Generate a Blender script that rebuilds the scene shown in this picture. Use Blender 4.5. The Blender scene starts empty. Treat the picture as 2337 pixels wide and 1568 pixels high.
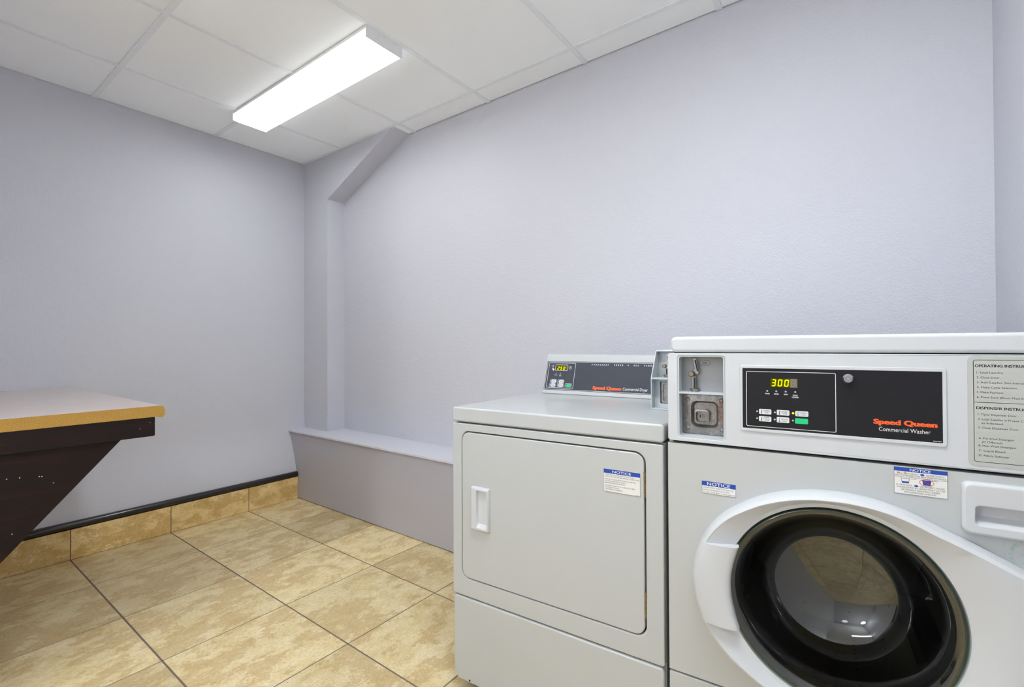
import bpy, bmesh, math, random
from mathutils import Vector, Matrix
random.seed(4)
S = bpy.context.scene
COL = S.collection
PI = math.pi

# ------------------------------------------------------------------ colours and materials
def lin(c):
    out = []
    for v in c[:3]:
        v = v / 255.0
        out.append(v / 12.92 if v <= 0.04045 else ((v + 0.055) / 1.055) ** 2.4)
    return (*out, 1.0)

class NT:
    def __init__(s, name):
        s.m = bpy.data.materials.new(name); s.m.use_nodes = True
        s.t = s.m.node_tree; s.t.nodes.clear()
        s.out = s.t.nodes.new('ShaderNodeOutputMaterial')
    def n(s, kind, **kw):
        nd = s.t.nodes.new(kind)
        for k, v in kw.items():
            if k.startswith('_'):
                nd.inputs[k[1:]].default_value = v
            else:
                setattr(nd, k, v)
        return nd
    def l(s, a, b): s.t.links.new(a, b)
    def ramp(s, fac, stops, interp='LINEAR'):
        r = s.n('ShaderNodeValToRGB'); r.color_ramp.interpolation = interp
        els = r.color_ramp.elements
        while len(els) < len(stops): els.new(0.5)
        for e, (p, c) in zip(els, stops): e.position = p; e.color = c
        s.l(fac, r.inputs[0]); return r.outputs[0]
    def mix(s, fac, a, b, mode='MIX'):
        x = s.n('ShaderNodeMix', data_type='RGBA', blend_type=mode)
        for i, v in ((0, fac), (6, a), (7, b)):
            if isinstance(v, (tuple, float, int)): x.inputs[i].default_value = v
            else: s.l(v, x.inputs[i])
        return x.outputs[2]
    def math(s, op, a, b=0.0):
        x = s.n('ShaderNodeMath', operation=op)
        for i, v in ((0, a), (1, b)):
            if isinstance(v, (float, int)): x.inputs[i].default_value = v
            else: s.l(v, x.inputs[i])
        return x.outputs[0]
    def obj(s, scale=(1, 1, 1)):
        tc = s.n('ShaderNodeTexCoord'); mp = s.n('ShaderNodeMapping')
        mp.inputs['Scale'].default_value = scale
        s.l(tc.outputs['Object'], mp.inputs[0]); return mp.outputs[0]
    def noise(s, vec, scale, detail=2, rough=0.5, dist=0.0):
        x = s.n('ShaderNodeTexNoise'); s.l(vec, x.inputs['Vector'])
        x.inputs['Scale'].default_value = scale; x.inputs['Detail'].default_value = detail
        x.inputs['Roughness'].default_value = rough; x.inputs['Distortion'].default_value = dist
        return x.outputs['Fac']
    def bsdf(s, **kw):
        b = s.n('ShaderNodeBsdfPrincipled')
        for k, v in kw.items():
            k = k.replace('_', ' ')
            if isinstance(v, (tuple, float, int)): b.inputs[k].default_value = v
            else: s.l(v, b.inputs[k])
        s.l(b.outputs[0], s.out.inputs[0]); return b
    def bump(s, b, h, strength, dist):
        x = s.n('ShaderNodeBump'); x.inputs['Strength'].default_value = strength
        x.inputs['Distance'].default_value = dist
        s.l(h, x.inputs['Height']); s.l(x.outputs[0], b.inputs['Normal'])

def simple(name, col, rough=0.5, metal=0.0, vary=0.03, scale=40, coat=0.0, bump=0.0, coat_r=0.03, spec=0.5):
    m = NT(name); v = m.obj(); nz = m.noise(v, scale, 3)
    c = lin(col)
    lo = tuple(max(0, x * (1 - vary)) for x in c[:3]) + (1,)
    hi = tuple(min(1, x * (1 + vary)) for x in c[:3]) + (1,)
    b = m.bsdf(Base_Color=m.ramp(nz, [(0.3, lo), (0.7, hi)]), Roughness=rough, Metallic=metal, Coat_Weight=coat, Specular_IOR_Level=spec)
    b.inputs['Coat Roughness'].default_value = coat_r
    if bump: m.bump(b, nz, bump, 0.001)
    return m.m

def emit(name, col, st):
    m = NT(name); e = m.n('ShaderNodeEmission'); e.inputs[0].default_value = lin(col); e.inputs[1].default_value = st
    m.l(e.outputs[0], m.out.inputs[0]); return m.m

def wall_paint(name, col, amp=0.5, scale=170, rough=0.55):
    m = NT(name); v = m.obj()
    n1 = m.noise(v, scale, 3, 0.6); n2 = m.noise(v, 0.9, 2); n3 = m.noise(v, 40, 2)
    c = lin(col)
    base = m.ramp(n2, [(0.35, tuple(x * 0.985 for x in c[:3]) + (1,)), (0.65, tuple(min(1, x * 1.015) for x in c[:3]) + (1,))])
    b = m.bsdf(Base_Color=base, Roughness=rough)
    h = m.math('ADD', m.ramp_v(n1) if hasattr(m, 'ramp_v') else n1, m.math('MULTIPLY', n3, 0.6))
    m.bump(b, h, amp, 0.003)
    return m.m

def travertine(name, cols, oy=0.0, tile=None):
    m = NT(name); v = m.obj()
    geo = m.n('ShaderNodeAttribute', attribute_name='tile_shift')
    off = m.n('ShaderNodeVectorMath', operation='ADD'); m.l(v, off.inputs[0]); m.l(geo.outputs['Vector'], off.inputs[1])
    st = m.n('ShaderNodeMapping'); st.inputs['Scale'].default_value = (1.5, 1.0, 1.5); m.l(off.outputs[0], st.inputs[0])
    V = st.outputs[0]
    big = m.noise(V, 9.0, 14, 0.8, 0.1)
    patch = m.noise(V, 4.5, 14, 0.78, 0.25)
    fine = m.noise(V, 90, 8, 0.75)
    pits = m.noise(V, 85, 3, 0.55)
    base = m.ramp(big, [(0.30, lin(cols[0])), (0.46, lin(cols[1])), (0.56, lin(cols[2])), (0.68, lin(cols[3]))])
    # brown cloud patches with a ragged edge
    pm = m.ramp(patch, [(0.50, (0, 0, 0, 1)), (0.525, (0.8, 0.8, 0.8, 1)), (0.57, (0.45, 0.45, 0.45, 1)), (0.70, (0.6,) * 3 + (1,))])
    base = m.mix(m.math('MULTIPLY', pm, 0.55), base, lin(cols[4]))
    base = m.mix(m.math('MULTIPLY', m.ramp(fine, [(0.45, (0, 0, 0, 1)), (0.72, (1, 1, 1, 1))]), 0.5), base, lin(cols[4]))
    pt = m.ramp(pits, [(0.265, (1, 1, 1, 1)), (0.29, (0, 0, 0, 1))])
    base = m.mix(m.math('MULTIPLY', pt, 0.75), base, lin((110, 84, 55)))
    tone = m.n('ShaderNodeHueSaturation'); m.l(base, tone.inputs['Color'])
    m.l(m.math('ADD', 0.94, m.math('MULTIPLY', geo.outputs['Fac'], 0.012)), tone.inputs['Value'])
    b = m.bsdf(Base_Color=tone.outputs[0], Roughness=0.42)
    m.bump(b, m.math('SUBTRACT', fine, pt), 0.5, 0.002)
    return m.m

M = {}
M['wall'] = wall_paint('lavender_grey_paint', (200, 201, 209), 0.75)
M['ledge'] = wall_paint('lavender_grey_paint_shaded', (176, 174, 182), 0.12, 300, 0.5)  # wall paint again, its dimmer light on the ledge front put into the colour
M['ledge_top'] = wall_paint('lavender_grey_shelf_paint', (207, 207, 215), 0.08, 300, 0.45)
M['tile'] = wall_paint('white_ceiling_tile', (250, 253, 255), 0.10, 260, 0.9)
M['tee'] = simple('white_ceiling_grid', (236, 240, 243), 0.5)
M['plenum'] = simple('dark_brown_void', (70, 56, 46), 0.9)
M['floor'] = travertine('travertine_floor', [(214, 200, 166), (203, 188, 148), (194, 176, 130), (180, 158, 108), (146, 110, 58)])
M['base'] = travertine('travertine_baseboard', [(222, 204, 160), (210, 188, 136), (200, 174, 116), (188, 158, 96), (150, 112, 52)])
M['grout'] = simple('brown_grey_grout', (112, 98, 90), 0.85, vary=0.15, scale=120)
M['trim'] = simple('black_glazed_trim', (24, 20, 20), 0.22, coat=0.3)
M['white'] = simple('white_enamel', (180, 183, 183), 0.42, vary=0.008, scale=8, coat=0.4, coat_r=0.08)
M['white2'] = simple('white_plastic_and_lit_lid', (194, 197, 200), 0.38, vary=0.008, scale=8)  # also gives the enamel washer lid its brighter-lit tone
M['dark'] = simple('dark_gap', (30, 32, 34), 0.8)
M['meter'] = simple('pale_blue_grey_metal', (184, 191, 195), 0.4, vary=0.02)
M['meterin'] = simple('shaded_meter_plate', (150, 152, 154), 0.5, vary=0.03)  # recess shade put into the grey of the back plate
M['black'] = simple('charcoal_panel', (30, 30, 34), 0.5, vary=0.4, scale=900, spec=0.2)
M['black2'] = simple('dark_slate_panel', (62, 65, 73), 0.5, vary=0.3, scale=900, spec=0.25)
M['ink'] = simple('black_ink', (44, 46, 48), 0.6)
M['wink'] = simple('white_ink', (225, 226, 228), 0.5)
M['orange'] = simple('orange_ink', (246, 92, 28), 0.5)
M['blue'] = simple('blue_ink', (6, 66, 160), 0.5)
M['red'] = simple('red_ink', (208, 48, 38), 0.5)
M['paper'] = simple('grey_white_label', (222, 222, 218), 0.5, vary=0.01)
M['plate'] = simple('light_grey_label', (176, 179, 174), 0.45, vary=0.01)
M['key'] = simple('light_grey_key', (210, 214, 214), 0.45)
M['green'] = simple('green_key', (20, 190, 120), 0.45)
M['steel'] = simple('brushed_steel', (150, 148, 142), 0.3, 1.0, vary=0.08, scale=90)
M['chrome'] = simple('bright_steel', (176, 176, 180), 0.22, 1.0, vary=0.03)
M['brass'] = simple('aged_brass', (146, 126, 84), 0.4, 0.85, vary=0.3, scale=260)
M['bronze'] = simple('pinkish_brass', (132, 120, 108), 0.42, 0.75, vary=0.2)
M['display'] = simple('olive_display_window', (66, 62, 30), 0.3)
M['segoff'] = simple('unlit_display_segment', (112, 104, 84), 0.4)
M['seg'] = emit('lit_yellow_segment', (226, 232, 20), 1.1)
M['olive'] = emit('glowing_olive_display', (84, 84, 0), 0.6)
M['mahog'] = None
M['rubber'] = simple('black_rubber', (22, 22, 22), 0.5)
M['fixt'] = simple('white_painted_metal', (232, 232, 232), 0.4)

def mahogany():
    m = NT('dark_mahogany'); v = m.obj((6, 0.8, 8))
    n = m.noise(v, 6, 8, 0.6, 0.6)
    b = m.bsdf(Base_Color=m.ramp(n, [(0.3, lin((10, 3, 3))), (0.55, lin((24, 7, 6))), (0.75, lin((40, 14, 10)))]), Roughness=0.5, Specular_IOR_Level=0.3)
    m.bump(b, n, 0.1, 0.001); return m.m
M['mahog'] = mahogany()
def particle():
    m = NT('raw_particle_board'); v = m.obj((1, 1, 1.6))
    n = m.noise(v, 330, 6, 0.7); n2 = m.noise(v, 30, 3)
    c = m.ramp(n, [(0.3, lin((120, 88, 34))), (0.5, lin((178, 138, 62))), (0.7, lin((206, 168, 86)))])
    c = m.mix(m.math('MULTIPLY', n2, 0.35), c, lin((150, 108, 40)))
    b = m.bsdf(Base_Color=c, Roughness=0.75); m.bump(b, n, 0.5, 0.002); return m.m
M['particle'] = particle()
def laminate():
    m = NT('pale_wood_laminate'); v = m.obj((14, 1.2, 14))
    n = m.noise(v, 7, 8, 0.65, 0.3)
    c = m.ramp(n, [(0.3, lin((184, 168, 158))), (0.55, lin((202, 188, 180))), (0.75, lin((212, 200, 194)))])
    b = m.bsdf(Base_Color=c, Roughness=0.3, Coat_Weight=0.5); b.inputs['Coat Roughness'].default_value = 0.25
    return m.m
M['lam'] = laminate()
def stained_white():
    m = NT('white_enamel_with_green_drips'); v = m.obj()
    sep = m.n('ShaderNodeSeparateXYZ'); m.l(v, sep.inputs[0])
    n = m.noise(m.obj((1, 1, 0.55)), 110, 4, 0.65)
    def win(x, a, b, soft):
        r1 = m.n('ShaderNodeMapRange'); m.l(x, r1.inputs[0]); r1.inputs[1].default_value = a - soft; r1.inputs[2].default_value = a
        r2 = m.n('ShaderNodeMapRange'); m.l(x, r2.inputs[0]); r2.inputs[1].default_value = b; r2.inputs[2].default_value = b + soft
        return m.math('MULTIPLY', r1.outputs[0], m.math('SUBTRACT', 1.0, r2.outputs[0]))
    mask = m.math('MULTIPLY', win(sep.outputs[0], 0.603, 0.613, 0.02), win(sep.outputs[2], 0.72, 0.756, 0.01))
    mask = m.math('MULTIPLY', mask, m.ramp(n, [(0.5, (0, 0, 0, 1)), (0.66, (1, 1, 1, 1))]))
    c = m.mix(m.math('MULTIPLY', mask, 0.75), lin((180, 183, 183)), lin((130, 172, 158)))
    b = m.bsdf(Base_Color=c, Roughness=0.42, Coat_Weight=0.8); b.inputs['Coat Roughness'].default_value = 0.1; return m.m
M['whitestain'] = stained_white()
def galvanised(name='worn_galvanised_steel', rust=0.8):
    m = NT(name); v = m.obj()
    n = m.noise(v, 70, 5, 0.7, 0.6); n2 = m.noise(v, 420, 2)
    c = m.ramp(n, [(0.3, lin((116, 113, 111))), (0.6, lin((156, 153, 151))), (0.75, lin((188, 186, 184)))])
    sep = m.n('ShaderNodeSeparateXYZ'); m.l(v, sep.inputs[0])
    r1 = m.n('ShaderNodeMapRange'); m.l(sep.outputs[0], r1.inputs[0]); r1.inputs[1].default_value = 0.106; r1.inputs[2].default_value = 0.118
    r2 = m.n('ShaderNodeMapRange'); m.l(m.math('ABSOLUTE', m.math('SUBTRACT', sep.outputs[2], 0.952)), r2.inputs[0]); r2.inputs[1].default_value = 0.034; r2.inputs[2].default_value = 0.014
    rs = m.math('MULTIPLY', m.math('MULTIPLY', r1.outputs[0], r2.outputs[0]), m.ramp(n2, [(0.46, (0, 0, 0, 1)), (0.52, (1, 1, 1, 1))]))
    c = m.mix(m.math('MULTIPLY', rs, rust), c, lin((140, 92, 66)))
    m.bsdf(Base_Color=c, Roughness=0.4, Metallic=0.75); return m.m
M['galv'] = galvanised()
M['galv2'] = galvanised('clean_galvanised_steel', 0.0)
def drum_steel():
    m = NT('perforated_drum_steel'); v = m.obj()
    vo = m.n('ShaderNodeTexVoronoi', feature='F1'); vo.inputs['Scale'].default_value = 46; vo.inputs['Randomness'].default_value = 0.15
    m.l(v, vo.inputs['Vector'])
    c = m.ramp(vo.outputs['Distance'], [(0.10, lin((14, 14, 14))), (0.14, lin((96, 92, 86)))])
    m.bsdf(Base_Color=c, Roughness=0.3, Metallic=0.9); return m.m
M['drum'] = drum_steel()
def door_glass(name='clear_door_glass', tint=(0.50, 0.51, 0.47, 1), ior=2.0):
    m = NT(name)
    tr = m.n('ShaderNodeBsdfTransparent'); tr.inputs[0].default_value = tint
    gl = m.n('ShaderNodeBsdfGlossy'); gl.inputs['Roughness'].default_value = 0.015; gl.inputs[0].default_value = (0.95, 0.96, 0.95, 1)
    lw = m.n('ShaderNodeLayerWeight'); lw.inputs[0].default_value = 0.5
    f0 = ((ior - 1) / (ior + 1)) ** 2
    fr = m.math('ADD', f0, m.math('MULTIPLY', m.math('POWER', lw.outputs['Facing'], 4.0), 0.5))
    mx = m.n('ShaderNodeMixShader'); m.l(fr, mx.inputs[0]); m.l(tr.outputs[0], mx.inputs[1]); m.l(gl.outputs[0], mx.inputs[2])
    m.l(mx.outputs[0], m.out.inputs[0]); return m.m
M['glass'] = door_glass()
M['glassrim'] = door_glass('green_tinted_glass_edge', (0.30, 0.5, 0.38, 1), 1.8)
def lens(st, name='glowing_acrylic_lens'):
    # two tubes behind a white wrap lens: the lens glows a little less between them
    m = NT(name); v = m.obj()
    sep = m.n('ShaderNodeSeparateXYZ'); m.l(v, sep.inputs[0])
    y = m.math('ABSOLUTE', sep.outputs[1]); d = m.math('ABSOLUTE', m.math('SUBTRACT', y, 0.05))
    g = m.n('ShaderNodeMapRange'); m.l(d, g.inputs[0]); g.inputs[1].default_value = 0.0; g.inputs[2].default_value = 0.055
    g.inputs[3].default_value = 1.45; g.inputs[4].default_value = 0.06
    e = m.n('ShaderNodeEmission'); e.inputs[0].default_value = (0.93, 0.97, 1.0, 1)
    k = m.n('ShaderNodeMapRange'); m.l(y, k.inputs[0]); k.inputs[1].default_value = 0.088; k.inputs[2].default_value = 0.096
    k.inputs[3].default_value = 1.0; k.inputs[4].default_value = 0.6
    m.l(m.math('MULTIPLY', m.math('MULTIPLY', g.outputs[0], k.outputs[0]), st), e.inputs[1]); m.l(e.outputs[0], m.out.inputs[0]); return m.m
LENS = 9.0
FILL2 = 26.0  # overhead fixture out of view, added as fill
FILL3 = 17.0  # rear fixture out of view, added as fill
FILL_GLOBE = 34.0  # globes out of view, added as fill
FILL_GLOBE2 = 3.0
M['lens'] = lens(LENS)
M['lens_fill3'] = lens(FILL3, 'added_fill_lens_rear')
M['lens_fill2'] = lens(FILL2, 'added_fill_lens_overhead')
M['globe2'] = emit('added_fill_globe_glow_dim', (246, 250, 253), FILL_GLOBE2)
M['globe'] = emit('added_fill_globe_glow', (246, 250, 253), FILL_GLOBE)

# ------------------------------------------------------------------ mesh helpers
def build(name, bm, mat, parent=None, smooth=None, bevel=None, segs=3):
    bmesh.ops.recalc_face_normals(bm, faces=bm.faces)
    me = bpy.data.meshes.new(name); bm.to_mesh(me); bm.free()
    if smooth is not None:
        for p in me.polygons: p.use_smooth = True
        me.set_sharp_from_angle(angle=math.radians(smooth))
    for mm in (mat if isinstance(mat, (list, tuple)) else [mat]): me.materials.append(mm)
    o = bpy.data.objects.new(name, me); COL.objects.link(o)
    if parent is not None: o.parent = parent
    if bevel:
        md = o.modifiers.new('bevel', 'BEVEL'); md.width = bevel; md.segments = segs
        md.limit_method = 'ANGLE'; md.angle_limit = math.radians(40); md.harden_normals = True
        for p in me.polygons: p.use_smooth = True
        me.set_sharp_from_angle(angle=math.radians(30))
    return o
def new(): return bmesh.new()
def box(bm, x0, x1, y0, y1, z0, z1):
    v = [bm.verts.new(p) for p in ((x0, y0, z0), (x1, y0, z0), (x1, y1, z0), (x0, y1, z0), (x0, y0, z1), (x1, y0, z1), (x1, y1, z1), (x0, y1, z1))]
    for f in ((0, 3, 2, 1), (4, 5, 6, 7), (0, 1, 5, 4), (1, 2, 6, 5), (2, 3, 7, 6), (3, 0, 4, 7)): bm.faces.new([v[i] for i in f])
def rr(s0, s1, z0, z1, r, n=5):
    r = min(r, (s1 - s0) / 2 * .999, (z1 - z0) / 2 * .999); out = []
    for cx, cz, a0 in ((s1 - r, z1 - r, 0), (s0 + r, z1 - r, 90), (s0 + r, z0 + r, 180), (s1 - r, z0 + r, 270)):
        for k in range(n + 1):
            a = math.radians(a0 + 90 * k / n); out.append((cx + r * math.cos(a), cz + r * math.sin(a)))
    return out
def prism(bm, pts, t0, t1, axis='y'):
    def P(p, t): return (p[0], t, p[1]) if axis == 'y' else ((t, p[0], p[1]) if axis == 'x' else (p[0], p[1], t))
    a = [bm.verts.new(P(p, t0)) for p in pts]; b = [bm.verts.new(P(p, t1)) for p in pts]
    bm.faces.new(a); bm.faces.new(b[::-1]); n = len(pts)
    for i in range(n): bm.faces.new((a[i], a[(i + 1) % n], b[(i + 1) % n], b[i]))
def ringplate(bm, outer, inner, t0, t1, tin=None):
    """plate with a hole; outer and inner have the same number of points; hole wall reaches tin"""
    tin = t1 if tin is None else tin
    n = len(outer)
    L = [[bm.verts.new((p[0], t, p[1])) for p in pts] for pts, t in ((outer, t1), (outer, t0), (inner, t0), (inner, tin))]
    for A, B in zip(L, L[1:]):
        for i in range(n): bm.faces.new((A[i], A[(i + 1) % n], B[(i + 1) % n], B[i]))
def flat(bm, pts, t):
    bm.faces.new([bm.verts.new((p[0], t, p[1])) for p in pts])
def outline(bm, s0, s1, z0, z1, r, w, t):
    a = rr(s0, s1, z0, z1, r); b = rr(s0 + w, s1 - w, z0 + w, z1 - w, max(r - w, 0.0003)); n = len(a)
    A = [bm.verts.new((p[0], t, p[1])) for p in a]; B = [bm.verts.new((p[0], t, p[1])) for p in b]
    for i in range(n): bm.faces.new((A[i], A[(i + 1) % n], B[(i + 1) % n], B[i]))
def revolve(bm, prof, c=(0, 0), n=96, axis='y', cap=True):
    rings = []
    for r, t in prof:
        if r < 1e-6:
            rings.append([bm.verts.new((c[0], t, c[1]) if axis == 'y' else (c[0], c[1], t))]); continue
        rings.append([bm.verts.new((c[0] + r * math.cos(2 * PI * i / n), t, c[1] + r * math.sin(2 * PI * i / n)) if axis == 'y'
                                   else (c[0] + r * math.cos(2 * PI * i / n), c[1] + r * math.sin(2 * PI * i / n), t)) for i in range(n)])
    for A, B in zip(rings, rings[1:]):
        for i in range(n):
            if len(B) == 1: bm.faces.new((A[i], A[(i + 1) % n], B[0]))
            elif len(A) == 1: bm.faces.new((A[0], B[(i + 1) % n], B[i]))
            else: bm.faces.new((A[i], A[(i + 1) % n], B[(i + 1) % n], B[i]))
def disc(bm, s, z, r, t, n=20, rz=None):
    rz = rz or r
    bm.faces.new([bm.verts.new((s + r * math.cos(2 * PI * i / n), t, z + rz * math.sin(2 * PI * i / n))) for i in range(n)])
def circ_ring(bm, s, z, r, w, t, n=28, rz=None):
    rz = rz or r
    A = [bm.verts.new((s + r * math.cos(2 * PI * i / n), t, z + rz * math.sin(2 * PI * i / n))) for i in range(n)]
    B = [bm.verts.new((s + (r - w) * math.cos(2 * PI * i / n), t, z + (rz - w) * math.sin(2 * PI * i / n))) for i in range(n)]
    for i in range(n): bm.faces.new((A[i], A[(i + 1) % n], B[(i + 1) % n], B[i]))
def line(bm, s0, z0, s1, z1, w, t):
    dx, dz = s1 - s0, z1 - z0; L = math.hypot(dx, dz); nx, nz = -dz / L * w / 2, dx / L * w / 2
    flat(bm, [(s0 + nx, z0 + nz), (s0 - nx, z0 - nz), (s1 - nx, z1 - nz), (s1 + nx, z1 + nz)], t)

def heavy(bm, s, x0, z0, h, width, t, dx=0.05, k=4, off=0.012):
    # extra heavy display lettering: the strokes are widened sideways
    w = width - h / 0.73 * dx
    for i in range(k): text(bm, s, x0 + h / 0.73 * dx * i / (k - 1), z0, h, w, t - 0.00001 * i, off)
def text(bm, s, x0, z0, h, width=None, t=0.0, bold=0.0, align='l', shear=0.0, space=1.0):
    """letters as flat ink: x0, z0 = left end (or centre) of the baseline, h = cap height, width = full width"""
    cu = bpy.data.curves.new('txt', 'FONT'); cu.body = s; cu.size = 1; cu.offset = bold; cu.resolution_u = 3
    cu.shear = shear; cu.space_character = space; cu.fill_mode = 'FRONT'
    ob = bpy.data.objects.new('txt', cu); COL.objects.link(ob)
    bpy.context.view_layer.update()
    me = bpy.data.meshes.new_from_object(ob.evaluated_get(bpy.context.evaluated_depsgraph_get()))
    bpy.data.objects.remove(ob); bpy.data.curves.remove(cu)
    if not me.vertices: return
    xs = [v.co.x for v in me.vertices]; a, b = min(xs), max(xs)
    sz = h / 0.73; sx = sz if width is None else width / (b - a)
    ox = x0 - a * sx if align == 'l' else x0 - (a + b) / 2 * sx
    vs = [bm.verts.new((ox + v.co.x * sx, t, z0 + v.co.y * sz)) for v in me.vertices]
    for p in me.polygons:
        try: bm.faces.new([vs[i] for i in p.vertices])
        except ValueError: pass
    bpy.data.meshes.remove(me)

SEG = {'0': 'abcdef', '2': 'abged', '3': 'abgcd', '5': 'afgcd', '8': 'abcdefg'}
def seven(bm, ch, x, z, w, h, t, k=0.13, sl=0.12):
    th = h * k
    H = {'a': h - th, 'g': h / 2 - th / 2, 'd': 0}
    def sh(p): return (x + p[0] + p[1] * sl, z + p[1])
    for g in SEG[ch]:
        if g in H:
            y = H[g]; flat(bm, [sh(p) for p in ((th * .7, y), (w - th * .7, y), (w - th * .7, y + th), (th * .7, y + th))], t)
        else:
            y0, y1 = (h / 2 + th * .25, h - th * .6) if g in 'bf' else (th * .6, h / 2 - th * .25)
            xx = w - th if g in 'bc' else 0
            flat(bm, [sh(p) for p in ((xx, y0), (xx + th, y0), (xx + th, y1), (xx, y1))], t)

def tag(o, label=None, cat=None, group=None, kind=None):
    for k, v in (('label', label), ('category', cat), ('group', group), ('kind', kind)):
        if v: o[k] = v
    return o
def empty(name, loc, rz=0.0):
    e = bpy.data.objects.new(name, None); COL.objects.link(e); e.location = loc; e.rotation_euler = (0, 0, rz)
    e.empty_display_size = 0.05; return e

# ------------------------------------------------------------------ the room (origin on the floor under the camera)
XL, YB, XR, ZC = -3.464, 2.110, 0.346, 2.525
YF, YN, XJ = -0.14, -3.40, -2.02        # counter alcove wall, rear wall, jog between them
FACE = -3.337                          # face of the baseboard tiles
XG0, XGS, YG0, YGS = -2.903, 0.4497, 1.5030, 0.4475

def struct(name, bm, mat, **kw): return tag(build(name, bm, mat, **kw), kind='structure')

# left wall: slightly kicked forward at its foot, as seen beside the ledge
prof = [(-3.352, 0.0), (-3.352, 0.16), (-3.366, 0.22), (-3.388, 0.30), (-3.414, 0.37), (-3.437, 0.43), (-3.453, 0.49), (-3.461, 0.56), (XL, 0.65), (XL, 2.70)]
bm = new()
prism(bm, prof + [(XL - 0.12, 2.70), (XL - 0.12, 0.0)], YF - 0.1, YB + 0.1, 'y')
struct('wall_left', bm, M['wall'], smooth=30)
bm = new(); box(bm, XL - 0.12, XR + 0.12, YB, YB + 0.1, 0, 2.70); struct('wall_back', bm, M['wall'])
bm = new(); box(bm, XR, XR + 0.1, YN - 0.1, YB, 0, 2.70); struct('wall_right', bm, M['wall'])
bm = new(); prism(bm, [(XL - 0.12, YF), (XJ, YF), (XJ, YN), (XR, YN), (XR, YN - 0.1), (XJ - 0.1, YN - 0.1), (XJ - 0.1, YF - 0.1), (XL - 0.12, YF - 0.1)], 0, 2.70, 'z')
struct('wall_front', bm, M['wall'])

# floor: grout bed and one slab per tile
def tiles(name, cells, mat, gap, axis, thick, grout_mat, bed):
    bm = new(); sh = bm.verts.layers.float_vector.new('tile_shift'); mats = [mat, grout_mat]
    for cell in cells:
        k = len(bm.verts)
        box(bm, *cell)
        d = Vector((random.uniform(0, 60), random.uniform(0, 60), random.uniform(0, 9)))
        bm.verts.ensure_lookup_table()
        for v in bm.verts[k:]: v[sh] = d
    nf = len(bm.faces); k = len(bm.verts)
    box(bm, *bed)
    bm.faces.ensure_lookup_table()
    for f in bm.faces[nf:]: f.material_index = 1
    o = build(name, bm, mats)
    o['kind'] = 'structure'
    md = o.modifiers.new('bevel', 'BEVEL'); md.width = 0.0012; md.segments = 2; md.limit_method = 'ANGLE'
    return o
g = 0.0022
xs = [XG0 + XGS * i for i in range(-2, 9)]; ys = [YG0 + YGS * j for j in range(-12, 4)]
cells = []
for a, b in zip(xs, xs[1:]):
    for c, d in zip(ys, ys[1:]):
        x0, x1 = max(a + 0.0025, FACE - 0.05), min(b - 0.0025, XR + 0.05); y0, y1 = max(c + 0.003, YN - 0.05), min(d - 0.003, YB + 0.05)
        if x1 > x0 and y1 > y0: cells.append((x0, x1, y0, y1, -0.008, 0.0))
tiles('floor', cells, M['floor'], g, 'z', 0.008, M['grout'], (XL - 0.12, XR + 0.12, YN - 0.12, YB + 0.12, -0.03, -0.0016))
cells = []
for c, d in zip(ys, ys[1:]):
    y0, y1 = max(c + 0.0018, YF), min(d - 0.0018, 1.848)
    if y1 > y0: cells.append((FACE - 0.012, FACE, y0, y1, 0.0015, 0.158))
tiles('baseboard_left', cells, M['base'], g, 'x', 0.012, M['grout'], (FACE - 0.014, FACE - 0.002, YF, 1.848, 0, 0.158))
bm = new()
pts = [(FACE - 0.03, 0.158)] + [(FACE - 0.012 + 0.0185 * math.cos(a) , 0.1775 + 0.0185 * math.sin(a)) for a in [math.radians(-88 + 22 * k) for k in range(9)]] + [(FACE - 0.034, 0.196)]
prism(bm, pts, YF, 1.848, 'y'); struct('trim_1', bm, M['trim'], smooth=50)
tag(bpy.data.objects['trim_1'], 'black glazed half round trim strip running along the top of the beige baseboard')

# boxed-in ledge along the back wall
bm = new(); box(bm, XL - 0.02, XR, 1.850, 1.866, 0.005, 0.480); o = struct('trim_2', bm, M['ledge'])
tag(o, 'lavender grey front board of the low boxed ledge, darkened as if less lit')
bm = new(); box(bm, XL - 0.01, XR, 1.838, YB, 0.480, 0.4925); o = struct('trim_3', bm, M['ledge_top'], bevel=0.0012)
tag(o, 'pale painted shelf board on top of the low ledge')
bm = new(); box(bm, XL - 0.01, XR, 1.868, YB, 0.0, 0.02); struct('trim_4', bm, M['plenum'])
# corner pilaster with its slanted soffit
bm = new(); prism(bm, [(XL - 0.02, 0.4925), (-3.147, 0.4925), (-3.146, 2.199), (-2.368, ZC + 0.02), (XL - 0.02, ZC + 0.02)], 1.969, YB + 0.01, 'y')
o = struct('trim_5', bm, M['wall'])
tag(o, 'lavender grey corner pilaster with slanted soffit rising to the ceiling')

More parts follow.
